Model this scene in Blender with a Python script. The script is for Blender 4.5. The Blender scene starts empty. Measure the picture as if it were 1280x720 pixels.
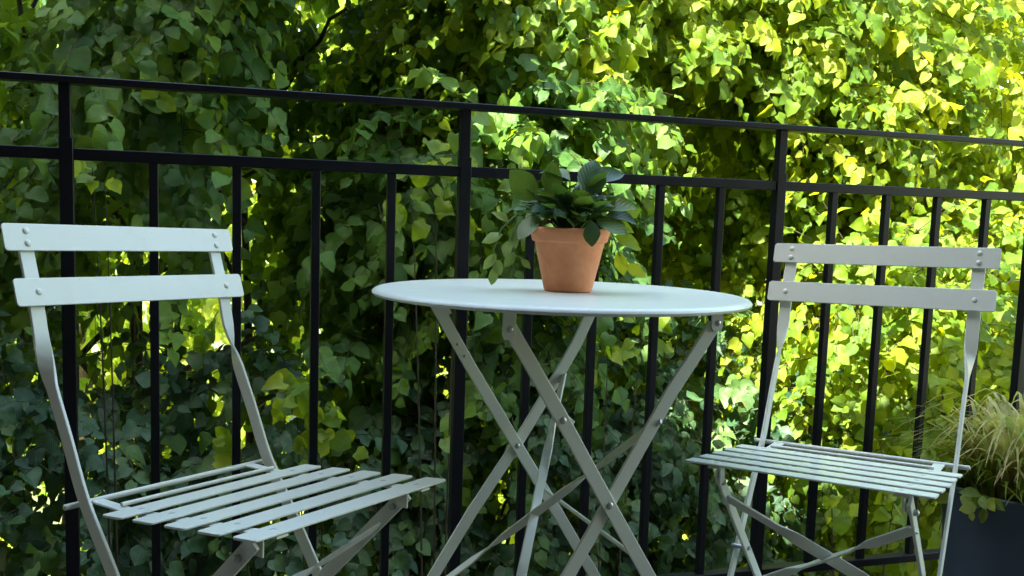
import bpy, bmesh, math, random
import numpy as np
from mathutils import Vector, Matrix

rnd = random.Random(7)
rng = np.random.default_rng(11)
S = bpy.context.scene
COL = S.collection
R = math.radians

# ------------------------------------------------------------------ helpers
def link(o, parent=None):
    COL.objects.link(o)
    if parent is not None:
        o.parent = parent
    return o

def tag(o, label, cat, group=None, kind=None):
    if label: o['label'] = label
    if cat: o['category'] = cat
    if group: o['group'] = group
    if kind: o['kind'] = kind
    return o

def empty(name, loc=(0, 0, 0), rz=0.0):
    o = bpy.data.objects.new(name, None)
    o.location = loc
    o.rotation_euler = (0, 0, rz)
    o.empty_display_size = .1
    return link(o)

def obj(name, bm, mat, parent=None, smooth=None):
    me = bpy.data.meshes.new(name)
    bmesh.ops.recalc_face_normals(bm, faces=bm.faces)
    bm.to_mesh(me); bm.free()
    me.materials.append(mat)
    if smooth is not None:
        me.polygons.foreach_set('use_smooth', [True] * len(me.polygons))
        try: me.set_sharp_from_angle(angle=R(smooth))
        except Exception: pass
    return link(bpy.data.objects.new(name, me), parent)

def V(*a): return Vector(a)

def strap(bm, pts, wdirs, w, t, ch=.0008):
    """flat bar along pts; wdirs = direction of its width at each point; w may be a list"""
    pts = [Vector(p) for p in pts]
    n = len(pts)
    if not isinstance(w, (list, tuple)): w = [w] * n
    if not isinstance(wdirs, list): wdirs = [wdirs] * n
    rings = []
    for i in range(n):
        T = (pts[min(i + 1, n - 1)] - pts[max(i - 1, 0)]).normalized()
        Wd = Vector(wdirs[i]); Wd = (Wd - T * Wd.dot(T)).normalized()
        N = T.cross(Wd).normalized()
        a, b = w[i] / 2, t / 2
        c = min(ch, a * .5)
        ring = [(a - c, b), (a, b - c), (a, -b + c), (a - c, -b), (-a + c, -b), (-a, -b + c), (-a, b - c), (-a + c, b)]
        rings.append([bm.verts.new(pts[i] + Wd * u + N * v) for u, v in ring])
    for i in range(n - 1):
        for k in range(8):
            bm.faces.new((rings[i][k], rings[i][(k + 1) % 8], rings[i + 1][(k + 1) % 8], rings[i + 1][k]))
    bm.faces.new(rings[0]); bm.faces.new(rings[-1][::-1])

def plate(bm, a, b, wd, w, t, r=.006):
    """flat bar with rounded corners from a to b"""
    a, b = Vector(a), Vector(b)
    d = (b - a).normalized(); L = (b - a).length
    ps, ws = [], []
    for k in range(5):
        x = r * (1 - math.cos(math.pi / 2 * k / 4)); s = r * (1 - math.sin(math.pi / 2 * k / 4))
        ps.append(x); ws.append(w - 2 * s)
    P = [a + d * x for x in ps] + [b - d * x for x in ps[::-1]]
    strap(bm, P, wd, ws + ws[::-1], t, .0007)

def tube(bm, pts, r, seg=10, cap=True):
    pts = [Vector(p) for p in pts]; n = len(pts)
    if not isinstance(r, (list, tuple)): r = [r] * n
    rings = []; U = None
    for i in range(n):
        T = (pts[min(i + 1, n - 1)] - pts[max(i - 1, 0)]).normalized()
        if U is None:
            U = T.orthogonal().normalized()
        U = (U - T * U.dot(T)).normalized()
        Wv = T.cross(U)
        rings.append([bm.verts.new(pts[i] + (U * math.cos(2 * math.pi * k / seg) + Wv * math.sin(2 * math.pi * k / seg)) * r[i]) for k in range(seg)])
    for i in range(n - 1):
        for k in range(seg):
            bm.faces.new((rings[i][k], rings[i][(k + 1) % seg], rings[i + 1][(k + 1) % seg], rings[i + 1][k]))
    if cap:
        bm.faces.new(rings[0][::-1]); bm.faces.new(rings[-1])

def box(bm, c, ex, ey, ez, b=.0012):
    """bevelled box at c with half extent vectors"""
    c, ex, ey, ez = map(Vector, (c, ex, ey, ez))
    strap(bm, [c - ez, c + ez], ex, 2 * ex.length, 2 * ey.length, b)

def lathe(bm, prof, seg=64, c=(0, 0, 0)):
    rings = []
    for r, z in prof:
        if r < 1e-6: rings.append([bm.verts.new((c[0], c[1], c[2] + z))])
        else: rings.append([bm.verts.new((c[0] + r * math.cos(2 * math.pi * k / seg), c[1] + r * math.sin(2 * math.pi * k / seg), c[2] + z)) for k in range(seg)])
    for A, B in zip(rings[:-1], rings[1:]):
        for k in range(seg):
            k2 = (k + 1) % seg
            if len(A) == 1 and len(B) == 1: continue
            if len(A) == 1: bm.faces.new((A[0], B[k], B[k2]))
            elif len(B) == 1: bm.faces.new((A[k], A[k2], B[0]))
            else: bm.faces.new((A[k], A[k2], B[k2], B[k]))

def dome(bm, c, n, r, h):
    """rivet head on a face with outward normal n"""
    c, n = Vector(c), Vector(n).normalized()
    u = n.orthogonal().normalized(); v = n.cross(u)
    prev = None
    for i in range(5):
        a = math.pi / 2 * i / 4
        rr, hh = r * math.cos(a), h * math.sin(a)
        if i == 4: ring = [bm.verts.new(c + n * hh)]
        else: ring = [bm.verts.new(c + n * hh + (u * math.cos(2 * math.pi * k / 14) + v * math.sin(2 * math.pi * k / 14)) * rr) for k in range(14)]
        if prev:
            for k in range(14):
                if len(ring) == 1: bm.faces.new((prev[k], prev[(k + 1) % 14], ring[0]))
                else: bm.faces.new((prev[k], prev[(k + 1) % 14], ring[(k + 1) % 14], ring[k]))
        prev = ring

# ------------------------------------------------------------------ materials
def newmat(name):
    m = bpy.data.materials.new(name); m.use_nodes = True
    return m, m.node_tree.nodes, m.node_tree.links, m.node_tree.nodes['Principled BSDF']

def painted(name, col, rough, dirt=.12, scale=30, bump=.05, metal=0.0, dcol=(.3, .27, .22)):
    m, N, L, P = newmat(name)
    tc = N.new('ShaderNodeTexCoord')
    n1 = N.new('ShaderNodeTexNoise'); n1.inputs['Scale'].default_value = scale; n1.inputs['Detail'].default_value = 6; n1.inputs['Roughness'].default_value = .65
    L.new(tc.outputs['Object'], n1.inputs['Vector'])
    mx = N.new('ShaderNodeMix'); mx.data_type = 'RGBA'
    mx.inputs['A'].default_value = (*col, 1); mx.inputs['B'].default_value = (*dcol, 1)
    r = N.new('ShaderNodeMapRange'); r.inputs['From Min'].default_value = .52; r.inputs['From Max'].default_value = .8; r.inputs['To Max'].default_value = dirt
    L.new(n1.outputs['Fac'], r.inputs['Value']); L.new(r.outputs['Result'], mx.inputs['Factor'])
    L.new(mx.outputs['Result'], P.inputs['Base Color'])
    ns_ = N.new('ShaderNodeTexNoise'); ns_.inputs['Scale'].default_value = scale * 7; ns_.inputs['Detail'].default_value = 3
    L.new(tc.outputs['Object'], ns_.inputs['Vector'])
    rs_ = N.new('ShaderNodeMapRange'); rs_.inputs['From Min'].default_value = .70; rs_.inputs['From Max'].default_value = .76; rs_.inputs['To Max'].default_value = .45; L.new(ns_.outputs['Fac'], rs_.inputs['Value'])
    m2_ = N.new('ShaderNodeMix'); m2_.data_type = 'RGBA'; m2_.inputs['B'].default_value = (dcol[0] * .6, dcol[1] * .6, dcol[2] * .5, 1)
    L.new(rs_.outputs['Result'], m2_.inputs['Factor']); L.new(mx.outputs['Result'], m2_.inputs['A']); L.new(m2_.outputs['Result'], P.inputs['Base Color'])
    r2 = N.new('ShaderNodeMapRange'); r2.inputs['To Min'].default_value = rough - .08; r2.inputs['To Max'].default_value = rough + .12
    L.new(n1.outputs['Fac'], r2.inputs['Value']); L.new(r2.outputs['Result'], P.inputs['Roughness'])
    P.inputs['Metallic'].default_value = metal
    n2 = N.new('ShaderNodeTexNoise'); n2.inputs['Scale'].default_value = 420; n2.inputs['Detail'].default_value = 2
    L.new(tc.outputs['Object'], n2.inputs['Vector'])
    b = N.new('ShaderNodeBump'); b.inputs['Strength'].default_value = bump; b.inputs['Distance'].default_value = .001
    L.new(n2.outputs['Fac'], b.inputs['Height']); L.new(b.outputs['Normal'], P.inputs['Normal'])
    return m

def leafmat(name, cols, trans, rough=.42, tfac=.45, vein=.35, spec=.5, bump=.35):
    """cols: three base colours along the per-leaf tint; trans: colour of light let through"""
    m, N, L, P = newmat(name)
    out = N['Material Output']
    at = N.new('ShaderNodeAttribute'); at.attribute_name = 'tint'
    cr = N.new('ShaderNodeValToRGB')
    e = cr.color_ramp.elements
    e[0].color = (*cols[0], 1); e[1].color = (*cols[2], 1)
    k = e.new(.5); k.color = (*cols[1], 1)
    L.new(at.outputs['Fac'], cr.inputs['Fac'])
    uv = N.new('ShaderNodeUVMap'); uv.uv_map = 'UVMap'
    sp = N.new('ShaderNodeSeparateXYZ'); L.new(uv.outputs['UV'], sp.inputs['Vector'])
    ab = N.new('ShaderNodeMath'); ab.operation = 'ABSOLUTE'; L.new(sp.outputs['X'], ab.inputs[0])
    # side veins: stripes in (v - .7*|u|)
    m1 = N.new('ShaderNodeMath'); m1.operation = 'MULTIPLY_ADD'; m1.inputs[1].default_value = -.7
    L.new(ab.outputs[0], m1.inputs[0]); L.new(sp.outputs['Y'], m1.inputs[2])
    m2 = N.new('ShaderNodeMath'); m2.operation = 'MULTIPLY'; m2.inputs[1].default_value = 7.0; L.new(m1.outputs[0], m2.inputs[0])
    m3 = N.new('ShaderNodeMath'); m3.operation = 'FRACT'; L.new(m2.outputs[0], m3.inputs[0])
    m4 = N.new('ShaderNodeMath'); m4.operation = 'LESS_THAN'; m4.inputs[1].default_value = .13; L.new(m3.outputs[0], m4.inputs[0])
    m5 = N.new('ShaderNodeMath'); m5.operation = 'LESS_THAN'; m5.inputs[1].default_value = .05; L.new(ab.outputs[0], m5.inputs[0])
    m6 = N.new('ShaderNodeMath'); m6.operation = 'MAXIMUM'; L.new(m4.outputs[0], m6.inputs[0]); L.new(m5.outputs[0], m6.inputs[1])
    m7 = N.new('ShaderNodeMath'); m7.operation = 'MULTIPLY'; m7.inputs[1].default_value = vein; L.new(m6.outputs[0], m7.inputs[0])
    mx = N.new('ShaderNodeMix'); mx.data_type = 'RGBA'
    tc = N.new('ShaderNodeTexCoord'); nz = N.new('ShaderNodeTexNoise'); nz.inputs['Scale'].default_value = 55; nz.inputs['Detail'].default_value = 4
    L.new(tc.outputs['Object'], nz.inputs['Vector'])
    br = N.new('ShaderNodeMapRange'); br.inputs['From Min'].default_value = .3; br.inputs['From Max'].default_value = .7; br.inputs['To Min'].default_value = .72; br.inputs['To Max'].default_value = 1.28
    L.new(nz.outputs['Fac'], br.inputs['Value'])
    bl = N.new('ShaderNodeVectorMath'); bl.operation = 'SCALE'; L.new(cr.outputs['Color'], bl.inputs[0]); L.new(br.outputs['Result'], bl.inputs['Scale'])
    n3 = N.new('ShaderNodeTexNoise'); n3.inputs['Scale'].default_value = 38; n3.inputs['Detail'].default_value = 3; L.new(tc.outputs['Object'], n3.inputs['Vector'])
    b3 = N.new('ShaderNodeMapRange'); b3.inputs['From Min'].default_value = .68; b3.inputs['From Max'].default_value = .74; b3.inputs['To Max'].default_value = .7; L.new(n3.outputs['Fac'], b3.inputs['Value'])
    bm_ = N.new('ShaderNodeMix'); bm_.data_type = 'RGBA'; bm_.inputs['B'].default_value = (.16, .12, .03, 1)
    L.new(b3.outputs['Result'], bm_.inputs['Factor']); L.new(bl.outputs['Vector'], bm_.inputs['A'])
    L.new(m7.outputs[0], mx.inputs['Factor']); L.new(bm_.outputs['Result'], mx.inputs['A'])
    lg = N.new('ShaderNodeMix'); lg.data_type = 'RGBA'; lg.blend_type = 'ADD'; lg.inputs['Factor'].default_value = 1
    L.new(cr.outputs['Color'], lg.inputs['A']); lg.inputs['B'].default_value = (.05, .07, .03, 1)
    L.new(lg.outputs['Result'], mx.inputs['B'])
    L.new(mx.outputs['Result'], P.inputs['Base Color'])
    P.inputs['Roughness'].default_value = rough
    P.inputs['Specular IOR Level'].default_value = spec
    # blade puckers between the side veins
    bw = N.new('ShaderNodeMath'); bw.operation = 'PINGPONG'; bw.inputs[1].default_value = .5; L.new(m2.outputs[0], bw.inputs[0])
    bp = N.new('ShaderNodeBump'); bp.inputs['Strength'].default_value = bump; bp.inputs['Distance'].default_value = .004
    L.new(bw.outputs[0], bp.inputs['Height']); L.new(bp.outputs['Normal'], P.inputs['Normal'])
    tr = N.new('ShaderNodeBsdfTranslucent')
    tm = N.new('ShaderNodeMix'); tm.data_type = 'RGBA'; tm.blend_type = 'MULTIPLY'; tm.inputs['Factor'].default_value = 1
    t2 = N.new('ShaderNodeValToRGB'); t2.color_ramp.elements[0].color = (.62, .75, .6, 1); t2.color_ramp.elements[1].color = (1.25, 1.1, 1.0, 1)
    L.new(at.outputs['Fac'], t2.inputs['Fac'])
    tm.inputs['A'].default_value = (*trans, 1); L.new(t2.outputs['Color'], tm.inputs['B'])
    L.new(tm.outputs['Result'], tr.inputs['Color'])
    ms = N.new('ShaderNodeMixShader'); ms.inputs['Fac'].default_value = tfac
    L.new(P.outputs['BSDF'], ms.inputs[1]); L.new(tr.outputs['BSDF'], ms.inputs[2])
    L.new(ms.outputs['Shader'], out.inputs['Surface'])
    return m

def noisy(name, c1, c2, scale, rough=.9, bump=.4, dist=.01, stretch=(1, 1, 1)):
    m, N, L, P = newmat(name)
    tc = N.new('ShaderNodeTexCoord'); mp = N.new('ShaderNodeMapping'); mp.inputs['Scale'].default_value = stretch
    L.new(tc.outputs['Object'], mp.inputs['Vector'])
    n = N.new('ShaderNodeTexNoise'); n.inputs['Scale'].default_value = scale; n.inputs['Detail'].default_value = 8; n.inputs['Roughness'].default_value = .65
    L.new(mp.outputs['Vector'], n.inputs['Vector'])
    cr = N.new('ShaderNodeValToRGB'); cr.color_ramp.elements[0].color = (*c1, 1); cr.color_ramp.elements[1].color = (*c2, 1)
    cr.color_ramp.elements[0].position = .3; cr.color_ramp.elements[1].position = .7
    L.new(n.outputs['Fac'], cr.inputs['Fac']); L.new(cr.outputs['Color'], P.inputs['Base Color'])
    P.inputs['Roughness'].default_value = rough
    b = N.new('ShaderNodeBump'); b.inputs['Strength'].default_value = bump; b.inputs['Distance'].default_value = dist
    L.new(n.outputs['Fac'], b.inputs['Height']); L.new(b.outputs['Normal'], P.inputs['Normal'])
    return m

PAINT = painted('pale_sage_paint', (.56, .60, .53), .30, .12, 35)
STEEL = painted('zinc_rivet_steel', (.42, .44, .44), .34, .2, 80, .02, .75)
BLACK = painted('black_railing_paint', (.0022, .0030, .0062), .40, .25, 22, .12, 0, (.012, .012, .014))
BLACK.node_tree.nodes['Principled BSDF'].inputs['Specular IOR Level'].default_value = .22
NAVY = painted('navy_planter_glaze', (.026, .046, .080), .55, .5, 12, .3, 0, (.05, .06, .07))
BARK = noisy('grey_brown_bark', (.022, .017, .012), (.085, .068, .05), 14, .95, .8, .02, (3, 3, .5))
TWIG = noisy('twig_bark', (.025, .022, .012), (.07, .06, .03), 30, .9, .2)
SOIL = noisy('potting_soil', (.012, .008, .005), (.05, .035, .022), 60, 1, .9, .01)
FLOOR = noisy('brown_balcony_decking', (.09, .075, .06), (.16, .14, .11), 7, .8, .08)
WALL = noisy('brown_wall_plaster', (.10, .075, .055), (.16, .12, .09), 5, .9, .3)
GROUND = noisy('garden_earth_and_grass', (.03, .045, .014), (.10, .12, .045), 1.6, 1, .6, .05)

def terracotta():
    m, N, L, P = newmat('terracotta')
    tc = N.new('ShaderNodeTexCoord')
    n = N.new('ShaderNodeTexNoise'); n.inputs['Scale'].default_value = 26; n.inputs['Detail'].default_value = 9; n.inputs['Roughness'].default_value = .7
    L.new(tc.outputs['Object'], n.inputs['Vector'])
    cr = N.new('ShaderNodeValToRGB')
    cr.color_ramp.elements[0].position = .3; cr.color_ramp.elements[0].color = (.62, .21, .083, 1)
    cr.color_ramp.elements[1].position = .75; cr.color_ramp.elements[1].color = (.78, .33, .155, 1)
    L.new(n.outputs['Fac'], cr.inputs['Fac']); L.new(cr.outputs['Color'], P.inputs['Base Color'])
    P.inputs['Roughness'].default_value = .82
    w = N.new('ShaderNodeTexWave'); w.bands_direction = 'Z'; w.inputs['Scale'].default_value = 90; w.inputs['Distortion'].default_value = 2
    L.new(tc.outputs['Object'], w.inputs['Vector'])
    b = N.new('ShaderNodeBump'); b.inputs['Strength'].default_value = .12; b.inputs['Distance'].default_value = .001
    L.new(w.outputs['Fac'], b.inputs['Height']); L.new(b.outputs['Normal'], P.inputs['Normal'])
    return m
TERRA = terracotta()

LEAF_SHADE = leafmat('shade_lime_leaf', ((.028, .080, .021), (.050, .128, .022), (.095, .18, .02)), (.25, .40, .018), .46, .36, .3, .27)  # darker copy of the lime leaf, shade put into the colour
LEAF_SUN = leafmat('sunlit_lime_leaf', ((.055, .125, .012), (.105, .19, .013), (.19, .25, .016)), (.50, .58, .02), .48, .5, .25, .28)  # lighter, yellower copy of the same leaf, sunlight put into the colour
LEAF_HEDGE = leafmat('blue_green_hedge_leaf', ((.015, .050, .025), (.027, .078, .033), (.055, .115, .025)), (.10, .20, .025), .43, .26, .5, .36)
LEAF_POT = leafmat('dark_house_plant_leaf', ((.012, .048, .026), (.025, .085, .03), (.11, .20, .02)), (.2, .32, .03), .38, .22, .22, .5, .16)
LEAF_PALE = leafmat('pale_vine_leaf', ((.10, .19, .05), (.15, .25, .06), (.22, .32, .10)), (.3, .4, .08), .5, .35, .4)
GRASS = leafmat('straw_grass_blade', ((.20, .27, .04), (.33, .32, .08), (.46, .33, .17)), (.5, .5, .12), .5, .35, .0)
LIMELEAF = leafmat('lime_trailing_leaf', ((.07, .13, .02), (.13, .20, .02), (.20, .25, .03)), (.35, .42, .03), .45, .35)

# ------------------------------------------------------------------ leaves
def leaf_template(ns=7, kind='heart'):
    """grid ns x 3: x along the blade, y across, z up"""
    ts = np.linspace(0, 1, ns)
    if kind == 'heart':
        hw = np.interp(ts, [0, .1, .24, .40, .58, .75, .88, 1], [.27, .46, .51, .50, .43, .30, .13, .004])
        x = ts.copy(); xo = ts - np.interp(ts, [0, .2, 1], [.10, .02, 0])
    elif kind == 'oval':
        hw = np.interp(ts, [0, .12, .3, .5, .7, .88, 1], [.02, .17, .29, .33, .28, .14, .004]); x = ts.copy(); xo = ts.copy()
    else:
        hw = np.interp(ts, [0, .2, .5, .8, 1], [.03, .05, .055, .035, .002]); x = ts.copy(); xo = ts.copy()
    v = []; uv = []
    for i in range(ns):
        for s in (-1, 0, 1):
            v.append((xo[i] if s else x[i], s * hw[i], abs(s) * hw[i] * .32))
            uv.append((s * hw[i] * 2, ts[i]))
    f = []
    for i in range(ns - 1):
        for k in (0, 1):
            a = i * 3 + k; f.append((a, a + 3, a + 4, a + 1))
    return np.array(v), np.array(uv), np.array(f)

TEMPL = {}
def leaves_mesh(name, pos, tip, nrm, size, tint, mat, parent, kind='heart', ns=7, droop=.34, wave=.08, wid=1.0, rag=.06):
    """one mesh of many leaf blades"""
    key = (kind, ns)
    if key not in TEMPL: TEMPL[key] = leaf_template(ns, kind)
    tv, tu, tf = TEMPL[key]
    n = len(pos); nv = len(tv)
    tip = tip / np.linalg.norm(tip, axis=1, keepdims=True)
    nrm = nrm - tip * (nrm * tip).sum(1, keepdims=True)
    nrm = nrm / (np.linalg.norm(nrm, axis=1, keepdims=True) + 1e-9)
    side = np.cross(nrm, tip)
    X = np.repeat(tv[None, :, 0], n, 0); Y = np.repeat(tv[None, :, 1], n, 0) * wid; Z = np.repeat(tv[None, :, 2], n, 0)
    Y = Y * rng.uniform(.78, 1.15, (n, 1)) * (1 + rng.normal(0, rag, (n, nv)))
    X = X + rng.normal(0, rag * .25, (n, nv)) * (np.abs(Y) > .02)
    Z = Z * rng.uniform(-.4, 2.0, (n, 1))
    Z = Z - droop * rng.uniform(0, 1.7, (n, 1)) * X ** 2
    Z = Z + wave * np.sin(X * 9 + rng.uniform(0, 6.3, (n, 1))) * np.sign(Y) * np.abs(Y) * 2
    Y = Y + rng.uniform(-.12, .12, (n, 1)) * X ** 2
    W = pos[:, None, :] + size[:, None, None] * (X[..., None] * tip[:, None, :] + Y[..., None] * side[:, None, :] + Z[..., None] * nrm[:, None, :])
    W = W.reshape(-1, 3)
    F = (tf[None] + (np.arange(n) * nv)[:, None, None]).reshape(-1, 4)
    me = bpy.data.meshes.new(name)
    me.vertices.add(len(W)); me.vertices.foreach_set('co', W.astype(np.float32).ravel())
    nf = len(F)
    me.loops.add(nf * 4); me.loops.foreach_set('vertex_index', F.astype(np.int32).ravel())
    me.polygons.add(nf)
    me.polygons.foreach_set('loop_start', (np.arange(nf) * 4).astype(np.int32))
    me.polygons.foreach_set('use_smooth', np.ones(nf, bool))
    uvl = me.uv_layers.new(name='UVMap')
    U = np.tile(tu, (n, 1))[F.ravel()]
    uvl.data.foreach_set('uv', U.astype(np.float32).ravel())
    at = me.attributes.new('tint', 'FLOAT', 'POINT')
    at.data.foreach_set('value', np.repeat(np.clip(tint, 0, 1), nv).astype(np.float32))
    me.update(calc_edges=True); me.validate()
    me.materials.append(mat)
    return link(bpy.data.objects.new(name, me), parent)

def unit(a): return a / (np.linalg.norm(a, axis=-1, keepdims=True) + 1e-9)

def sprays(P, D, lo, hi, per, lsize, gap=.034):
    """leafy twigs: returns leaf arrays and twig polylines. P base points, D directions"""
    pos, tip, nrm, size, tw = [], [], [], [], []
    tints = []
    for p, d in zip(P, D):
        L = rng.uniform(lo, hi); k = max(3, int(L / gap))
        d = unit(d); p = np.array(p); pl = [p]
        t0 = rng.normal(.45, .24)
        out = unit(np.array([d[0], d[1], 0]) + 1e-6)
        n0 = unit(np.array([0, 0, .7]) + out * .75 + rng.normal(0, .34, 3))
        for i in range(k):
            d = unit(d + np.array([0, 0, -.07]) + rng.normal(0, .07, 3))
            p = p + d * L / k; pl.append(p)
            s = 1 if i % 2 else -1
            sd = unit(np.cross(d, n0) + 1e-6) * s
            t = unit(sd * .72 + d * .6 + np.array([0, 0, -.38]) + rng.normal(0, .24, 3))
            nn = unit(n0 + rng.normal(0, .30, 3))
            sz = lsize * rng.uniform(.5, 1.2) * (1 - .3 * i / k)
            pos.append(p + t * sz * .18); tip.append(t); nrm.append(nn); size.append(sz); tints.append(t0 + rng.normal(0, .13) + .1 * i / k)
        tw.append(pl)
    return np.array(pos), np.array(tip), np.array(nrm), np.array(size), np.array(tints), tw

def twig_mesh(name, tw, r, mat, parent):
    vs, fs = [], []; b = 0
    for pl in tw:
        pl = np.array(pl); n = len(pl)
        for i in range(n):
            T = unit(pl[min(i + 1, n - 1)] - pl[max(i - 1, 0)])
            u = unit(np.cross(T, [.3, .2, .93])); w = np.cross(T, u)
            rr = r * (1 - .75 * i / (n - 1))
            for a in (0, 2.094, 4.189): vs.append(pl[i] + (u * math.cos(a) + w * math.sin(a)) * rr)
        for i in range(n - 1):
            for k in range(3):
                fs.append((b + i * 3 + k, b + i * 3 + (k + 1) % 3, b + i * 3 + 3 + (k + 1) % 3, b + i * 3 + 3 + k))
        b += n * 3
    me = bpy.data.meshes.new(name)
    me.from_pydata([tuple(v) for v in vs], [], fs); me.materials.append(mat)
    me.polygons.foreach_set('use_smooth', [True] * len(me.polygons))
    o = link(bpy.data.objects.new(name, me), parent); o['kind'] = 'stuff'
    return o

def vnoise(P, f, seed):
    """cheap smooth noise from a few sines"""
    r = np.random.default_rng(seed); o = np.zeros(len(P))
    for _ in range(5):
        k = r.normal(0, 1, 3) * f; o += np.sin(P @ k + r.uniform(0, 6.3))
    return o / 2.2

GROUND_Z = -2.8
def tree(name, label, cat, group, base, lobes, mat, lsize, n, tr, seed, hollow=None, spread=.35, ns=7, lo=.22, hi=.42, stems=1, dens=.0, front=True, lean=(0, 0), gap=.034, tshift=0., bark=None, top=None):
    """lobes: list of (cx,cy,cz,rx,ry,rz,weight) ellipsoids of foliage in world coordinates"""
    global rng
    rng = np.random.default_rng(seed)
    bx, by = base
    root = empty(name, (bx, by, GROUND_Z))
    tag(root, label, cat, group)
    org = np.array([bx, by, GROUND_Z])
    lob = np.array(lobes, float)
    wts = lob[:, 6] / lob[:, 6].sum()
    # spray bases
    P, D = [], []
    while len(P) < n:
        l = lob[rng.choice(len(lob), p=wts)]
        d = unit(rng.normal(0, 1, 3))
        if front and d[1] > .35 and rng.random() < .65: d[1] = -d[1]
        r = rng.uniform(.35, 1) ** .6
        p = l[:3] + d * l[3:6] * r
        if p[2] < GROUND_Z + .15: continue
        if vnoise(p[None], 2.3, seed)[0] < dens: continue
        if hollow and sum(((p[i] - hollow[i]) / hollow[3 + i]) ** 2 for i in range(3)) < 1 and rng.random() < .74: continue
        P.append(p)
        o = unit(d / l[3:6])
        D.append(unit(o + np.array([0, -.35 if front else 0, -.15]) + rng.normal(0, .35, 3)))
    P = np.array(P); D = np.array(D)
    pos, tip, nrm, size, tints, tw = sprays(P, D, lo, hi, 0, lsize, gap)
    leaves_mesh('crown', pos - org, tip, nrm, size, tints + tshift, mat, root, ns=ns)
    twig_mesh('twigs', [np.array(t) - org for t in tw], .0022 if lsize < .1 else .004, TWIG, root)
    # trunk(s) and limbs to the lobes
    for s in range(stems):
        bmt = bmesh.new()
        off = np.array([spread * (2 * (s + rng.uniform(.2, .8)) / stems - 1), rng.uniform(-.2, .2), 0]) * (stems > 1)
        topz = (top if top else lob[:, 2].max() + .3 * lob[:, 5].max()) - GROUND_Z
        pts = []
        q = off.copy()
        m = 9
        for i in range(m):
            pts.append(tuple(q)); q = q + np.array([lean[0] / m + rng.normal(0, .03), lean[1] / m + rng.normal(0, .03), topz / m])
        rad = [tr * (1 - .75 * i / (m - 1)) * (1.35 if i == 0 else 1) for i in range(m)]
        tube(bmt, pts, rad, 10)
        obj('trunk', bmt, bark or BARK, root, 60)
        for l in lob[rng.permutation(len(lob))[:max(2, len(lob) // stems)]]:
            tgt = l[:3] - org
            i0 = int(np.clip((tgt[2] - .45 * l[5]) / topz * m, 2, m - 2))
            a = np.array(pts[i0]); c = (a + tgt) / 2 + np.array([0, 0, .15])
            bml = bmesh.new()
            pp = [tuple((1 - t) ** 2 * a + 2 * t * (1 - t) * c + t * t * tgt + rng.normal(0, .015, 3)) for t in np.linspace(0, 1, 7)]
            tube(bml, pp, [rad[i0] * .6 * (1 - .8 * t) + .004 for t in np.linspace(0, 1, 7)], 7)
            obj('limb', bml, bark or BARK, root, 60)
    return root

# ------------------------------------------------------------------ camera (solved from the photograph)
F_PX, PITCH, ROLL, CAM_H = 1229.0, .1105, .0304, .8376
cam = bpy.data.cameras.new('camera')
co = link(bpy.data.objects.new('camera', cam))
cp, sp_ = math.cos(PITCH), math.sin(PITCH)
fw = V(0, cp, -sp_); up = V(0, sp_, cp); rt = V(1, 0, 0)
Rr = rt * math.cos(ROLL) + up * math.sin(ROLL); Uu = -rt * math.sin(ROLL) + up * math.cos(ROLL)
M = Matrix((Rr, Uu, -fw)).transposed().to_4x4(); M.translation = (0, 0, CAM_H)
co.matrix_world = M
cam.sensor_width = 36; cam.lens = F_PX / 1280 * 36
cam.shift_x = 33.54 / 1280; cam.shift_y = 47.07 / 1280
cam.clip_start = .02; cam.clip_end = 2000
cam.dof.use_dof = True; cam.dof.focus_distance = 1.7; cam.dof.aperture_fstop = 20
S.camera = co

# ------------------------------------------------------------------ setting
bm = bmesh.new()
bmesh.ops.create_grid(bm, x_segments=4, y_segments=4, size=900)
for v in bm.verts: v.co.z = GROUND_Z
tag(obj('ground', bm, GROUND), None, None, None, 'structure')

RA, RD, RS0, RSP = .3193, 1.9442, -.7658, .1425
E_ = V(math.cos(RA), math.sin(RA), 0); NB = V(-math.sin(RA), math.cos(RA), 0)   # along the railing, outward
def railp(s, z=0, off=0): return V(0, RD, 0) + E_ * s + NB * off + V(0, 0, z)

bm = bmesh.new()
box(bm, railp(-.5, -.11, -2.52), E_ * 3.0, NB * 2.5, V(0, 0, .11), .01)
tag(obj('balcony_floor', bm, FLOOR), None, None, None, 'structure')

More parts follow.
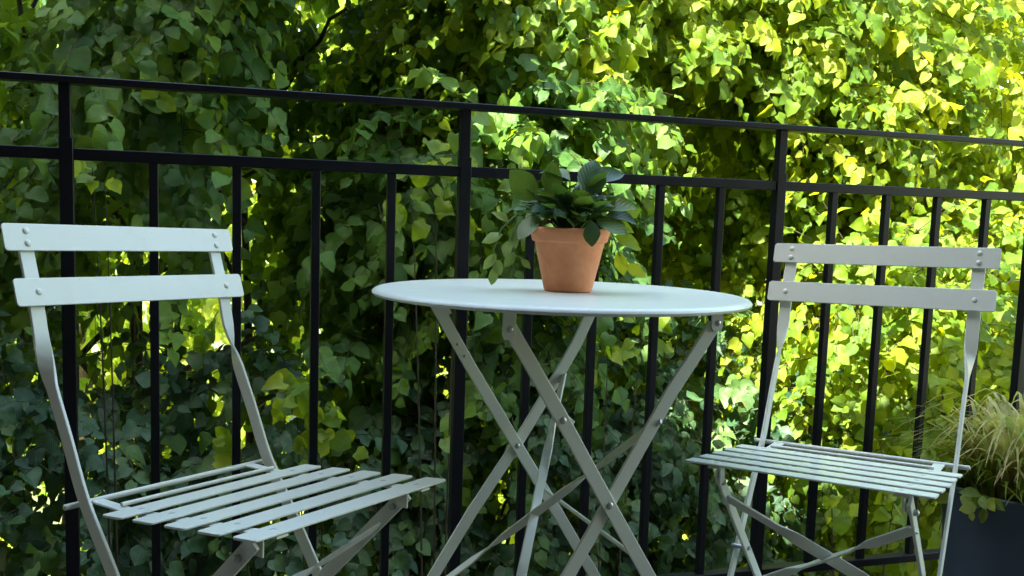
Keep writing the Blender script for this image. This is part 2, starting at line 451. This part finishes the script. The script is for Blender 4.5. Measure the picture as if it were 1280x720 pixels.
# ------------------------------------------------------------------ railing
rail_root = empty('railing', railp(0))
tag(rail_root, 'black painted metal balcony railing of slim square bars behind the table and chairs', 'railing')
o0 = railp(0)
def rp(s, z, off=0): return railp(s, z, off) - o0
i0, i1 = -11, 26
sA, sB = RS0 + i0 * RSP - .02, RS0 + i1 * RSP + .02
def rbar(name, z0, z1, dep, a=sA, b=sB, off=0):
    bm = bmesh.new()
    zc = (z0 + z1) / 2
    box(bm, rp((a + b) / 2, zc, off), V(0, 0, (z1 - z0) / 2), NB * dep / 2, E_ * (b - a) / 2, .0012)
    return obj(name, bm, BLACK, rail_root)
rbar('top_rail', 1.0405, 1.0524, .034)
for i in range(i0, i1 + 1):
    s = RS0 + i * RSP
    if i % 5 == 0:
        bm = bmesh.new()
        w = .0095
        box(bm, rp(s, (1.0402 + .95) / 2), E_ * w, NB * w, V(0, 0, (1.0402 - .95) / 2), .001)
        w2 = .0112
        box(bm, rp(s + .0012, (.9498 - .02) / 2), E_ * w2, NB * w2, V(0, 0, (.9498 + .02) / 2), .001)
        obj('post', bm, BLACK, rail_root)
        if i < i1 - 4:
            a, b = s + .0126, RS0 + (i + 5) * RSP - .0102
            rbar('mid_rail', .9127, .9326, .016, a, b)
            rbar('bottom_rail', .049, .067, .026, a, b)
    else:
        bm = bmesh.new()
        w = .0078
        box(bm, rp(s, (.9125 + .0672) / 2), E_ * w, NB * w, V(0, 0, (.9125 - .0672) / 2), .0011)
        obj('baluster', bm, BLACK, rail_root)

# ------------------------------------------------------------------ chair
def smoothpath(pts, n=6):
    """Catmull-Rom through (y,z) points"""
    P = [Vector((p[0], p[1])) for p in pts]
    P = [P[0] * 2 - P[1]] + P + [P[-1] * 2 - P[-2]]
    out = []
    for i in range(1, len(P) - 2):
        a, b, c, d = P[i - 1:i + 3]
        for k in range(n):
            t = k / n
            out.append(.5 * ((2 * b) + (c - a) * t + (2 * a - 5 * b + 4 * c - d) * t * t + (3 * b - 3 * c + d - a) * t ** 3))
    out.append(P[-2]); return out

UPR = [(.302, .802), (.284, .748), (.268, .70), (.242, .61), (.193, .51), (.154, .43), (.099, .352), (-.004, .203), (-.142, .006)]
LX, FX = .1706, .150
def fleg(z): return -.145 + (.425 - z) * .975

def make_chair():
    root = empty('folding_chair')
    for yt, zt, yb, zb, riv in ((.2988, .8051, .2875, .7673, (.27, .73)), (.2706, .7296, .258, .6915, (.5,))):
        a = V(0, yt, zt); b = V(0, yb, zb); wd = (a - b).normalized(); c = (a + b) / 2; w = (a - b).length
        nrm = V(1, 0, 0).cross(wd); nrm = nrm if nrm.y < 0 else -nrm
        bm = bmesh.new()
        plate(bm, c + V(-.2053, 0, 0), c + V(.2053, 0, 0), wd, w, .003, .005)
        sl = obj('backrest_slat', bm, PAINT, root)
        for sx in (-1, 1):
            for f in riv:
                bm = bmesh.new()
                dome(bm, a + (b - a) * f + V(sx * LX, 0, 0) + nrm * .0014, nrm, .0052, .0026)
                obj('rivet', bm, PAINT, sl, 60)
    path = smoothpath(UPR)
    for sx in (-1, 1):
        bm = bmesh.new()
        pts, wd = [], []
        for q in path:
            y, z = q
            k = min(1, max(0, (.655 - z) / .085)); k = k * k * (3 - 2 * k)
            ang = k * math.pi / 2 * sx
            pts.append(V(sx * LX, y + .0042, z))
            wd.append(V(math.cos(ang), math.sin(ang), 0.0001))
        strap(bm, pts, wd, .0225, .0052, .0009)
        obj('upright', bm, PAINT, root, 35)
        # front leg, crossing inside the upright
        bm = bmesh.new()
        zs = [.432, .40, .33, .25, .12, .006]
        strap(bm, [V(sx * FX, fleg(z), z) for z in zs], V(0, .7, .7), .0215, .005, .0009)
        fl = obj('front_leg', bm, PAINT, root)
        bm = bmesh.new()
        for z in (.408,):
            tube(bm, [V(sx * (FX - .007), fleg(z), z), V(sx * (FX + .0075), fleg(z), z)], .0052, 8)
            dome(bm, V(sx * (FX + .0075), fleg(z), z), V(sx, 0, 0), .0046, .003)
        obj('bolt', bm, STEEL, fl, 50)
        bm = bmesh.new()
        tube(bm, [V(sx * (FX - .006), .022, .253), V(sx * (LX + .005), .022, .253)], .0042, 10)
        dome(bm, V(sx * (LX + .005), .022, .253), V(sx, 0, 0), .0062, .003)
        obj('pivot_bolt', bm, STEEL, root, 50)
        # seat rail, flat bar under the slats
        bm = bmesh.new()
        strap(bm, [V(sx * .142, -.192, .4495 - .0032), V(sx * .142, .093, .4245 - .0035), V(sx * .142, .1700, .4218)], V(1, 0, 0), .019, .003, .0006)
        strap(bm, [V(sx * .142, -.150, .4465 - .006), V(sx * .142, -.150, .4465 - .034)], V(0, 1, 0), .020, .003, .0006)
        obj('seat_rail', bm, PAINT, root)
    # rear rod
    bm = bmesh.new()
    tube(bm, [V(-.1914, .1736, .4218), V(-.19, .1736, .4218), V(.19, .1736, .4218), V(.1914, .1736, .4218)], [.0032, .0042, .0042, .0032], 12)
    obj('rear_rod', bm, PAINT, root, 50)
    bm = bmesh.new()
    tube(bm, [V(-.142, .116, .4265), V(.142, .116, .4265)], .0032, 10)
    obj('seat_strut', bm, PAINT, root, 50)
    yF, yB, bw = -.1953, .093, .0396
    step = (yB - yF - bw) / 4
    for j in range(5):
        y = yF + j * step + bw / 2
        zz = .453 + (.4277 - .453) * (y - yF) / (yB - yF)
        bm = bmesh.new()
        plate(bm, V(-.1902, y, zz - .0015), V(.1902, y, zz - .0015), V(0, 1, -.088), bw, .003, .005)
        sl = obj('seat_slat', bm, PAINT, root)
        for sx in (-1, 1):
            bm = bmesh.new()
            dome(bm, V(sx * .142, y, zz - .0002), V(0, .088, 1), .0048, .0009)
            obj('rivet', bm, STEEL, sl, 60)
    # cross brace between the two front legs: wide flat ends, twisted middles
    for sx in (-1, 1):
        zt, zl = .375, .165
        A = V(sx * FX, fleg(zt) - .006 - .002 * sx, zt); B = V(-sx * FX, fleg(zl) - .006 - .002 * sx, zl)
        dr = (B - A).normalized(); pn = V(0, -.72, -.70).normalized(); inpl = dr.cross(pn)
        ts = [0, .12, .24, .34, .5, .66, .76, .88, 1]
        an = [0, 0, 0, 55, 62, 55, 0, 0, 0]
        bm = bmesh.new()
        strap(bm, [A + (B - A) * t for t in ts], [inpl * math.cos(R(a)) + pn * math.sin(R(a)) for a in an], .0205, .004, .0007)
        obj('cross_brace', bm, PAINT, root, 40)
    return root

def copy_tree(o, parent=None):
    c = o.copy(); COL.objects.link(c); c.parent = parent
    for ch in list(o.children): copy_tree(ch, c)
    return c

chA = make_chair()
chB = copy_tree(chA)
def place(o, x, y, t, r):
    o.matrix_world = Matrix.Translation((x, y, 0)) @ Matrix.Rotation(t, 4, 'Z') @ Matrix.Rotation(-r, 4, 'Y')
    o.rotation_mode = 'XYZ'
place(chA, -.3212, 1.3639, .986, -.0163)
place(chB, .6079, 1.6411, -.5772, .0184)
tag(chA, 'pale sage folding chair left of the table, its slatted seat turned to the right', 'chair', 'folding slatted metal chairs by the table')
tag(chB, 'pale sage folding chair right of the table, next to the dark blue planter', 'chair', 'folding slatted metal chairs by the table')

# ------------------------------------------------------------------ table
TX, TY, TZ = .1182, 1.5801, .7219
tb = empty('bistro_table', (TX, TY, 0), RA)      # local x along the spread of the legs, -y towards the camera
tag(tb, 'round pale sage bistro table with crossed flat metal legs carrying the potted plant', 'table')
bm = bmesh.new()
prof = [(0, TZ), (.15, TZ), (.286, TZ), (.2925, TZ - .0004), (.2968, TZ - .0018), (.2995, TZ - .0042), (.3007, TZ - .0062), (.3001, TZ - .0085), (.2982, TZ - .0102),
        (.2955, TZ - .0107), (.2935, TZ - .0095), (.293, TZ - .004), (.28, TZ - .0028), (0, TZ - .0028)]
lathe(bm, prof, 128)
obj('tabletop', bm, PAINT, tb, 40)
DN = .19
def tl(pts, y, name='leg', w=.0205, t=.005):
    bm = bmesh.new()
    strap(bm, [V(s, y, z) for s, z in pts], V(.8, 0, .6) if pts[0][0] < 0 else V(-.8, 0, .6), w, t, .0009)
    return obj(name, bm, PAINT, tb, 35)
legA = tl([(-.158, .690), (-.122, .628), (-.090, .575), (.006, .424), (.10, .278), (.272, .004)], DN - .0028)
legB = tl([(.152, .704), (.148, .676), (.118, .610), (.087, .556), (.006, .424), (-.076, .302), (-.258, .004)], DN + .0028)
legC = tl([(-.155, .690), (-.12, .636), (-.068, .553), (.011, .423), (.082, .309), (.272, .004)], -DN - .0028)
legD = tl([(.173, .688), (.142, .640), (.107, .589), (.012, .423), (-.046, .322), (-.252, .004)], -DN + .0028)
def riv(s, y, z, par, r=.0048, ny=-1):
    bm = bmesh.new(); dome(bm, V(s, y, z), V(0, ny, 0), r, .0026)
    tube(bm, [V(s, y, z), V(s, y - ny * .012, z)], r * .6, 8)
    obj('rivet', bm, STEEL, par, 60)
riv(.011, -DN - .0053, .4235, legC, .0056); riv(-.068, -DN - .0053, .553, legC, .0052); riv(.006, DN - .0053, .424, legA, .0048)
riv(-.113, DN - .0053, .612, legA, .003); riv(-.10, DN - .0053, .591, legA, .003)
# brackets that hold the legs under the top
for s, y, dz in ((-.155, -DN - .0075, .052), (.174, -DN - .0025, .043), (.152, DN + .0075, .03)):
    bm = bmesh.new()
    strap(bm, [V(s, y, TZ - .003), V(s, y, TZ - dz * .85), V(s, y, TZ - dz)], V(1, 0, 0), [.019, .019, .013], .0032, .0006)
    br = obj('bracket', bm, PAINT, tb)
    riv(s + .001, y - .0016, TZ - dz * .72, br, .0048)
bm = bmesh.new()
strap(bm, [V(-.161, DN - .003, TZ - .022), V(-.1375, DN - .003, TZ - .0605)], V(.86, 0, .5), .0265, .0095, .001)
obj('clip', bm, PAINT, tb)
# diagonal braces of the frame with legs B and D, and the rod of the other frame
def bd(z): return .010 + (z - .4235) / 1.63
def diag(y0, z0, y1, z1, turn):
    bm = bmesh.new()
    A = V(bd(z0) + .004, y0, z0); B = V(bd(z1) + .004, y1, z1)
    dr = (B - A).normalized(); pn = V(.85, 0, -.52); inpl = dr.cross(pn)
    ts = [0, .1, .2, .28, .36, .5, .64, .72, .8, .9, 1]
    an = [0, 0, 0, 35, 80, 85, 80, 35, 0, 0, 0]
    strap(bm, [A + (B - A) * t for t in ts], [inpl * math.cos(R(a)) + pn * math.sin(R(a)) * turn for a in an], .0165, .0035, .0006)
    obj('cross_brace', bm, PAINT, tb, 40)
diag(DN, .552, -DN, .150, 1)
diag(-DN, .548, DN, .165, -1)
bm = bmesh.new()
tube(bm, [V(.063, DN, .338), V(.063, -DN, .338)], .0036, 10)
obj('tie_rod', bm, PAINT, tb, 50)
bm = bmesh.new()
strap(bm, [V(-.062, -DN + .004, .553), V(-.048, -DN + .004, .5455)], V(.5, 0, .85), [.014, .008], .003, .0006)
obj('hook', bm, PAINT, tb)

# ------------------------------------------------------------------ potted plant
PX, PY = TX + E_.x * .014 - NB.x * .0, TY + E_.y * .014
pp = empty('potted_plant', (PX, PY, TZ + .0003))
tag(pp, 'small leafy green plant in a terracotta pot on the round table', 'potted plant')
bm = bmesh.new()
lathe(bm, [(0, 0), (.036, 0), (.0383, .0015), (.0392, .004), (.0558, .0785), (.0590, .0795), (.0605, .081), (.0648, .0985), (.0645, .1005), (.063, .1015), (.0605, .101), (.0595, .099), (.0555, .088), (0, .088)], 72)
obj('pot', bm, TERRA, pp, 35)
bm = bmesh.new()
lathe(bm, [(.0565, .0905), (.04, .094), (0, .096)], 32)
obj('soil', bm, SOIL, pp, 60)
# leaves of the bushy plant: (image-like offsets x right, z up, y towards/away) in the photograph's view
rng = np.random.default_rng(5)
pos, tip, nrm, size, tint, stems_ = [], [], [], [], [], []
def addleaf(p, t, n, s, c, base=None):
    p = np.array(p, float); t = unit(np.array(t, float)); n = np.array(n, float)
    pos.append(p); tip.append(t); nrm.append(n); size.append(s); tint.append(c)
    b = np.array(base if base is not None else (p[0] * .25, p[1] * .25, .095), float)
    m = (b + p) / 2 + np.array([0, 0, .008])
    stems_.append([b, (b + m) / 2 + np.array([p[0] * .05, p[1] * .05, .004]), m, p])
for k in range(76):
    az = k * 2.399 + rng.normal(0, .25); el = rng.uniform(.18, 1.35)
    r = rng.uniform(.018, .056)
    d = np.array([math.cos(az) * math.cos(el), math.sin(az) * math.cos(el), math.sin(el)])
    p = np.array([0, 0, .108]) + d * r * np.array([1.15, 1, 1.0])
    t = unit(np.array([d[0], d[1], d[2] * .75 - .08]) + rng.normal(0, .22, 3))
    n = unit(np.array([-d[0] * .25, -d[1] * .25, 1]) + rng.normal(0, .25, 3))
    addleaf(p, t, n, rng.uniform(.036, .052), rng.normal(.25, .22))
# leaves singled out in the photograph
addleaf((-.055, -.005, .145), (-.55, -.2, .5), (-.3, -.9, .35), .062, .85)
addleaf((-.030, -.010, .150), (-.1, -.2, .75), (-.3, -.95, .15), .055, .75)
addleaf((-.052, -.015, .120), (-.5, -.4, -.55), (-.2, -.7, .7), .055, .8)
addleaf((.020, -.015, .150), (.25, .1, .9), (.25, -.9, .3), .066, .35)
addleaf((-.005, -.02, .176), (-.6, .3, .35), (.1, -.4, .9), .055, .9)
addleaf((.030, .01, .175), (.75, .1, .35), (0, -.75, .7), .060, .15)
addleaf((.045, -.01, .130), (.9, -.2, .12), (.1, -.6, .8), .060, .85)
addleaf((.038, -.03, .116), (.8, -.4, -.35), (.2, -.7, .7), .055, .7)
addleaf((.026, -.066, .114), (.12, -.25, -.9), (.1, -1, .15), .040, .1)
addleaf((-.010, -.04, .125), (-.85, -.35, .02), (-.1, -.6, .8), .045, .3)
A_ = [np.array(x) for x in (pos, tip, nrm, size, tint)]
leaves_mesh('foliage', *A_, LEAF_POT, pp, kind='oval', ns=9, droop=.22, wave=.05, wid=1.0, rag=.015)
bm = bmesh.new()
for s in stems_: tube(bm, [tuple(q) for q in s], [.0016, .0014, .0013, .001], 6)
obj('stem', bm, LIMELEAF, pp, 60)
# trailing shoots: thin pale one to the left, leafy one to the right
pos, tip, nrm, size, tint, stems_ = [], [], [], [], [], []
ropes = []
def shoot(pts): ropes.append(pts)
shoot([(-.02, 0, .10), (-.055, -.01, .128), (-.085, -.01, .122), (-.110, -.012, .098), (-.122, -.013, .062), (-.118, -.014, .032)])
shoot([(-.085, -.01, .122), (-.094, -.012, .090), (-.088, -.014, .056), (-.072, -.016, .050)])
shoot([(-.055, -.01, .128), (-.085, -.012, .136), (-.115, -.01, .112)])
for p, t, s in (((-.082, -.012, .106), (-.2, -.3, -.8), .036), ((-.092, -.016, .094), (.1, -.3, -.8), .030), ((-.108, -.012, .088), (-.8, -.2, -.15), .034), ((-.094, -.014, .078), (-.3, -.3, -.6), .030),
                ((-.118, -.014, .056), (-.5, -.2, -.7), .030), ((-.118, -.014, .048), (.3, -.3, -.8), .028), ((-.118, -.014, .036), (-.1, -.3, -.9), .030), ((-.088, -.015, .060), (-.5, -.3, -.6), .028), ((-.078, -.016, .052), (.6, -.2, -.6), .024), ((-.1, -.012, .108), (-.5, -.2, .4), .028)):
    addleaf(p, t, (rng.normal(0, .3), -.8, .5), s, rng.uniform(.2, .9), p)
A_ = [np.array(x) for x in (pos, tip, nrm, size, tint)]
leaves_mesh('trailing_leaves', *A_, LEAF_PALE, pp, kind='oval', ns=7, droop=.3, wid=.85, rag=.03)
pos, tip, nrm, size, tint, stems_ = [], [], [], [], [], []
shoot([(.03, 0, .10), (.062, .005, .104), (.072, .0, .085), (.080, -.004, .062), (.090, -.006, .045)])
for p, t, s, c in (((.062, .004, .108), (.8, .1, -.1), .044, .2), ((.070, .01, .120), (.85, .1, .3), .048, .25), ((.072, .0, .090), (.75, -.1, -.25), .047, .2), ((.078, -.004, .066), (.2, -.2, -.9), .040, .95), ((.092, -.006, .046), (.75, -.1, -.5), .038, .95)):
    addleaf(p, t, (rng.normal(0, .15), -.8, .5), s, c, p)
A_ = [np.array(x) for x in (pos, tip, nrm, size, tint)]
leaves_mesh('trailing_leaves', *A_, LEAF_SUN, pp, kind='oval', ns=9, droop=.2, wid=.95, rag=.02)
bm = bmesh.new()
for s in ropes: tube(bm, s, [.0013] * (len(s) - 1) + [.0007], 6)
obj('shoot', bm, LEAF_PALE, pp, 60)

# ------------------------------------------------------------------ planter with grass
QX, QY = 1.150, 2.03
pl = empty('planter', (QX, QY, 0))
tag(pl, 'round dark blue planter of straw coloured grass and lime leaves beside the right chair', 'planter')
bm = bmesh.new()
lathe(bm, [(0, 0), (.134, 0), (.138, .004), (.152, .2), (.158, .292), (.1605, .298), (.1605, .304), (.157, .307), (.150, .306), (.147, .298), (.145, .27), (0, .27)], 72)
obj('pot', bm, NAVY, pl, 35)
bm = bmesh.new(); lathe(bm, [(.1455, .276), (.08, .283), (0, .286)], 40); obj('soil', bm, SOIL, pl, 60)
def blades(name, n, seed, hmin, hmax, spread, wid, mat, tm, ts, rbase=.10):
    r = np.random.default_rng(seed); vs, fs, ti = [], [], []
    for _ in range(n):
        a = r.uniform(0, 6.283); rb = rbase * math.sqrt(r.uniform(0, 1))
        b = np.array([rb * math.cos(a), rb * math.sin(a), .279])
        az = a + r.normal(0, .6); H = r.uniform(hmin, hmax); sp = spread * r.uniform(.35, 1.15)
        d = np.array([math.cos(az), math.sin(az), 0]); sd = np.array([-d[1], d[0], 0])
        c = r.normal(tm, ts); b0 = len(vs); k = 8
        for i in range(k):
            t = i / (k - 1)
            p = b + d * sp * (t ** 1.5) + np.array([0, 0, H * (2.3 * t - 1.75 * t * t)])
            w = wid * r.uniform(.9, 1.1) * (1 - t ** 2.2) + .0003
            tw = sd * math.cos(t * .8) + np.array([0, 0, math.sin(t * .8) * .4])
            vs.append(p - tw * w); vs.append(p + tw * w); ti += [c, c]
        for i in range(k - 1):
            fs.append((b0 + 2 * i, b0 + 2 * i + 1, b0 + 2 * i + 3, b0 + 2 * i + 2))
    me = bpy.data.meshes.new(name); me.from_pydata([tuple(v) for v in vs], [], fs)
    at = me.attributes.new('tint', 'FLOAT', 'POINT'); at.data.foreach_set('value', np.clip(ti, 0, 1).astype(np.float32))
    me.uv_layers.new(name='UVMap'); me.polygons.foreach_set('use_smooth', [True] * len(me.polygons)); me.materials.append(mat)
    return link(bpy.data.objects.new(name, me), pl)
blades('grass_blades', 300, 3, .12, .27, .23, .0052, GRASS, .6, .3)
blades('green_blades', 240, 4, .06, .16, .16, .0048, LIMELEAF, .6, .3, .12)
rng = np.random.default_rng(8)
P, D = [], []
for _ in range(30):
    a = rng.uniform(0, 6.28); P.append((.105 * math.cos(a), .105 * math.sin(a), .287)); D.append((math.cos(a), math.sin(a), rng.uniform(.15, .7)))
ps, tp, nm, sz, tn, tw = sprays(P, D, .06, .13, 0, .05, .02)
leaves_mesh('trailing_leaves', ps, tp, nm, sz, tn + .15, LIMELEAF, pl, kind='oval', ns=6, droop=.4)
twig_mesh('stems', tw, .0014, LIMELEAF, pl)

# ------------------------------------------------------------------ trees and shrubs beyond the railing
#TREES
G1 = 'trees growing beyond the railing'
G2 = 'shrubs growing against the railing'
# tall dense tree to the left; its far-left neighbour is added to keep the sun off it
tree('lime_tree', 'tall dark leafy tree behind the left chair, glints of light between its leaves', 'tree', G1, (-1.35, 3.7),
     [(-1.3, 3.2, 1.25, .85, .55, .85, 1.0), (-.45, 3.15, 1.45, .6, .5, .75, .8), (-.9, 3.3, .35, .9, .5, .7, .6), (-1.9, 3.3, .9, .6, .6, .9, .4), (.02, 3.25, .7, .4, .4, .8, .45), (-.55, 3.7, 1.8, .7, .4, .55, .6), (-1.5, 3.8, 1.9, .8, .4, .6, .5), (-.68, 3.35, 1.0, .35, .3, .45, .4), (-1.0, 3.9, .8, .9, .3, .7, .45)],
     LEAF_SHADE, .064, 2150, .034, 21, stems=7, dens=-.62, gap=.029, top=2.2, hollow=(-1.05, 3.2, .45, .55, 1.0, .42), spread=.75)
tree('lime_tree', 'leafy tree added at the far left edge, mostly out of view, to shade the left foliage', 'tree', G1, (-2.9, 3.4),
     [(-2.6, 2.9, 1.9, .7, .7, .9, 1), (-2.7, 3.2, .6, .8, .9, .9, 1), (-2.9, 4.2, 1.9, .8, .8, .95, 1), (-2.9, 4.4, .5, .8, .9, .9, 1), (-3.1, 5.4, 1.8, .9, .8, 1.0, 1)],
     LEAF_SHADE, .11, 900, .10, 22, ns=5, front=False, dens=-1.2, lo=.3, hi=.6, gap=.05, top=2.4)
# sunlit trees centre and right
tree('lime_tree', 'light green tree in the middle, rising behind the potted plant', 'tree', G1, (.55, 4.1),
     [(.25, 3.7, 1.5, .7, .5, .55, 1), (.85, 3.8, .85, .6, .5, .7, .8), (.45, 4.0, .2, .7, .5, .7, .6), (1.1, 3.9, 1.6, .7, .5, .6, .8), (.9, 4.2, 2.0, .9, .4, .5, .6), (.8, 4.0, 1.25, .5, .4, .5, .7)],
     LEAF_SUN, .059, 2200, .045, 23, stems=2, dens=-.75, gap=.029, tshift=-.1, top=2.0)
tree('lime_tree', 'bright yellow green tree in full sun behind the right chair', 'tree', G1, (2.0, 4.7),
     [(1.9, 4.3, 1.4, .9, .6, .8, 1), (1.5, 4.3, .4, .8, .6, .7, .9), (2.5, 4.5, .5, .8, .6, .9, .8), (2.1, 4.5, -.5, 1.0, .6, .7, .7)],
     LEAF_SUN, .058, 2800, .055, 24, stems=2, dens=-.7, gap=.031, tshift=.15, top=2.2)
# row further back
for k, (x, y, s, lab) in enumerate(((-3.2, 8.0, 31, 'distant sunlit tree seen through gaps at the far left'), (-.9, 8.6, 32, 'distant sunlit tree seen through gaps between the left chair and the table'),
                                    (1.4, 8.2, 33, 'distant sunlit tree seen through gaps behind the plant'), (3.9, 8.4, 34, 'distant sunlit tree at the far right behind the bright one'))):
    tree('lime_tree', lab, 'tree', G1, (x, y), [(x, y - .4, 2.4, 1.5, .8, 1.5, 1), (x + .4, y - .4, .4, 1.5, .8, 1.2, .8), (x - .2, y - .4, -1.3, 1.5, .8, .9, .7)], LEAF_SUN, .12, 720, .1, s, ns=5, dens=-.9, gap=.055, lo=.35, hi=.65, tshift=.2)
rng = np.random.default_rng(77)
n = 9000
ps = np.c_[rng.uniform(-11, 13, n), rng.uniform(12, 14.5, n), rng.uniform(GROUND_Z, 7.0, n)]
ps[:, 2] -= (np.sin(ps[:, 0] * 1.1) + np.sin(ps[:, 0] * .47 + 2)) * .5
wl = leaves_mesh('woodland', ps, rng.normal(0, .6, (n, 3)) + [0, -.3, -.5], rng.normal(0, .4, (n, 3)) + [0, -.6, .6], rng.uniform(.18, .42, n), rng.uniform(.2, .9, n), LEAF_SUN, None, ns=4)
tag(wl, 'far sunlit wood behind all the trees, showing through their gaps', 'woodland', None, 'stuff')
# low hedge shrubs right behind the bars
for k, (x, y, h, s, lab) in enumerate(((-1.25, 2.55, .44, 41, 'blue green bush low behind the bars at the far left, under the left chair back'),
                                       (-.55, 2.7, .42, 42, 'blue green bush behind the seat of the left chair'),
                                       (.12, 2.95, .50, 43, 'blue green bush behind the crossed legs of the table'),
                                       (.78, 3.15, .40, 44, 'blue green bush behind the seat of the right chair'))):
    tree('shrub', lab, 'shrub', G2, (x, y + .25), [(x, y + .2, h - .55, .5, .35, .55, 1), (x + .1, y + .25, h - 1.2, .55, .4, .7, .7), (x - .2, y + .3, h - .2, .3, .28, .3, .3)],
         LEAF_HEDGE, .054, 480, .02, s, stems=3, dens=-.6, lo=.16, hi=.32, gap=.028, top=h)

# young shoots with big lime coloured leaves just beyond the bars
def sapling(label, base, clusters, seed, mat=LEAF_SUN, ls=.050):
    global rng
    rng = np.random.default_rng(seed)
    root = empty('sapling', (base[0], base[1], GROUND_Z)); tag(root, label, 'sapling', G2)
    org = np.array([base[0], base[1], GROUND_Z])
    pos, tip, nrm, size, tint = [], [], [], [], []
    for c, k, sp in clusters:
        c = np.array(c)
        top = c - org; a = np.array([0, 0, .02])
        m = np.array([top[0] * .3, top[1] * .3 + .1, top[2] * .7])
        bm = bmesh.new()
        tube(bm, [tuple((1 - t) ** 2 * a + 2 * t * (1 - t) * m + t * t * top) for t in np.linspace(0, 1, 12)], [.006 * (1 - .8 * t) for t in np.linspace(0, 1, 12)], 6)
        obj('stem', bm, TWIG, root, 60)
        for i in range(int(k * 1.8)):
            q = top + rng.normal(0, 1, 3) * np.array([sp[0], .03, sp[1]])
            pos.append(q); tip.append((rng.normal(.1, .55), rng.normal(-.3, .25), rng.uniform(-.9, .1))); nrm.append((rng.normal(0, .4), -.75, rng.uniform(.2, .8)))
            size.append(ls * rng.uniform(.5, 1.05)); tint.append(rng.normal(.4, .28))
    leaves_mesh('foliage', np.array(pos), np.array(tip), np.array(nrm), np.array(size), np.array(tint), mat, root, ns=9, droop=.35, wave=.09)
    return root
sapling('sapling with big lime green leaves behind the bars above the left chair seat', (-.36, 2.2), [((-.405, 2.1, .43), 13, (.04, .04)), ((-.35, 2.1, .36), 10, (.035, .03)), ((-.56, 2.12, .325), 3, (.03, .015))], 61)
sapling('sapling with yellow green leaves hanging beside the post left of the plant', (-.1, 2.55), [((-.136, 2.5, .975), 7, (.03, .03)), ((-.19, 2.45, .863), 7, (.03, .04)), ((-.08, 2.5, .86), 6, (.02, .05))], 62, ls=.048)
sapling('sapling with a few lime leaves low behind the right chair seat', (1.1, 2.6), [((.919, 2.5, .109), 4, (.03, .02)), ((1.284, 2.65, .064), 8, (.05, .07)), ((1.12, 2.6, .10), 4, (.04, .02))], 63, ls=.05)
sapling('thin pale sprig dangling behind the top of the left chair', (-.80, 2.06), [((-.80, 2.0, .91), 3, (.02, .012)), ((-.775, 2.0, .875), 2, (.012, .01))], 64, ls=.038)
sapling('sapling with bright leaves behind the table to the right of the pot', (.36, 2.7), [((.33, 2.6, .488), 7, (.05, .05)), ((.42, 2.6, .56), 6, (.04, .04))], 65, ls=.05)

for x, y, h, s_, lab in ((1.42, 3.0, .80, 51, 'sunlit yellow green bush behind the back of the right chair'), (2.1, 3.35, .95, 52, 'sunlit yellow green bush behind the planter')):
    tree('shrub', lab, 'shrub', G2, (x, y + .3), [(x, y + .2, h - .5, .5, .33, .5, 1), (x + .15, y + .25, h - 1.1, .5, .35, .6, .6), (x - .15, y + .25, h - .2, .3, .25, .3, .4)],
         LEAF_SUN, .052, 480, .02, s_, stems=3, dens=-.5, lo=.16, hi=.32, gap=.028, top=h, tshift=-.12)

# unseen blockers behind, left and overhead, added to shape the light; open to the right
bm = bmesh.new()
box(bm, railp(-1.0, 1.3, -2.65), E_ * 4.0, NB * .12, V(0, 0, 4.1), .01)
tag(obj('back_wall_blocker', bm, WALL), 'unseen brown house wall added along the back of the balcony to dim the light', 'wall')  # out of view; length and height set to dim light from behind
bm = bmesh.new()
box(bm, railp(-2.75, .85, -.74), E_ * .3, NB * 1.77, V(0, 0, 3.65), .01)
tag(obj('left_sun_blocker', bm, WALL), 'unseen brown block added at the left end of the balcony to stop the sun', 'wall')  # added out of view to keep sun off the balcony and left foliage

bm = bmesh.new()
box(bm, railp(-.4, 3.1, -1.64), E_ * 2.02, NB * .88, V(0, 0, .1), .01)
tag(obj('overhead_light_blocker', bm, WALL), 'unseen brown slab added over the back of the terrace to block sky light', 'balcony')  # added out of view to cut high sky light on the right chair

# ------------------------------------------------------------------ light
w = bpy.data.worlds.new('World'); S.world = w; w.use_nodes = True
nt = w.node_tree; bg = nt.nodes['Background']
sky = nt.nodes.new('ShaderNodeTexSky'); sky.sky_type = 'NISHITA'; sky.sun_disc = False
to_sun = V(-.45, -.50, .74).normalized()
sky.sun_elevation = math.asin(to_sun.z)
sky.sun_rotation = math.atan2(to_sun.x, to_sun.y)
sky.air_density = 1.9; sky.dust_density = 2.6; sky.ozone_density = 1.0
nt.links.new(sky.outputs['Color'], bg.inputs['Color']); bg.inputs['Strength'].default_value = .15
sun = bpy.data.lights.new('sun', 'SUN'); sun.energy = 5.0; sun.angle = R(.5); sun.color = (1, .93, .80)
so = link(bpy.data.objects.new('sun', sun)); so.rotation_euler = (-to_sun).to_track_quat('-Z', 'Y').to_euler()
so.location = (-6, 5, 9)

S.view_settings.view_transform = 'Standard'; S.view_settings.look = 'None'
S.view_settings.exposure = 3.15; S.view_settings.gamma = 1
S.view_settings.use_white_balance = True; S.view_settings.white_balance_temperature = 6700; S.view_settings.white_balance_tint = 10
S.cycles.max_bounces = 8; S.cycles.diffuse_bounces = 4; S.cycles.transmission_bounces = 4
S.cycles.use_denoising = True
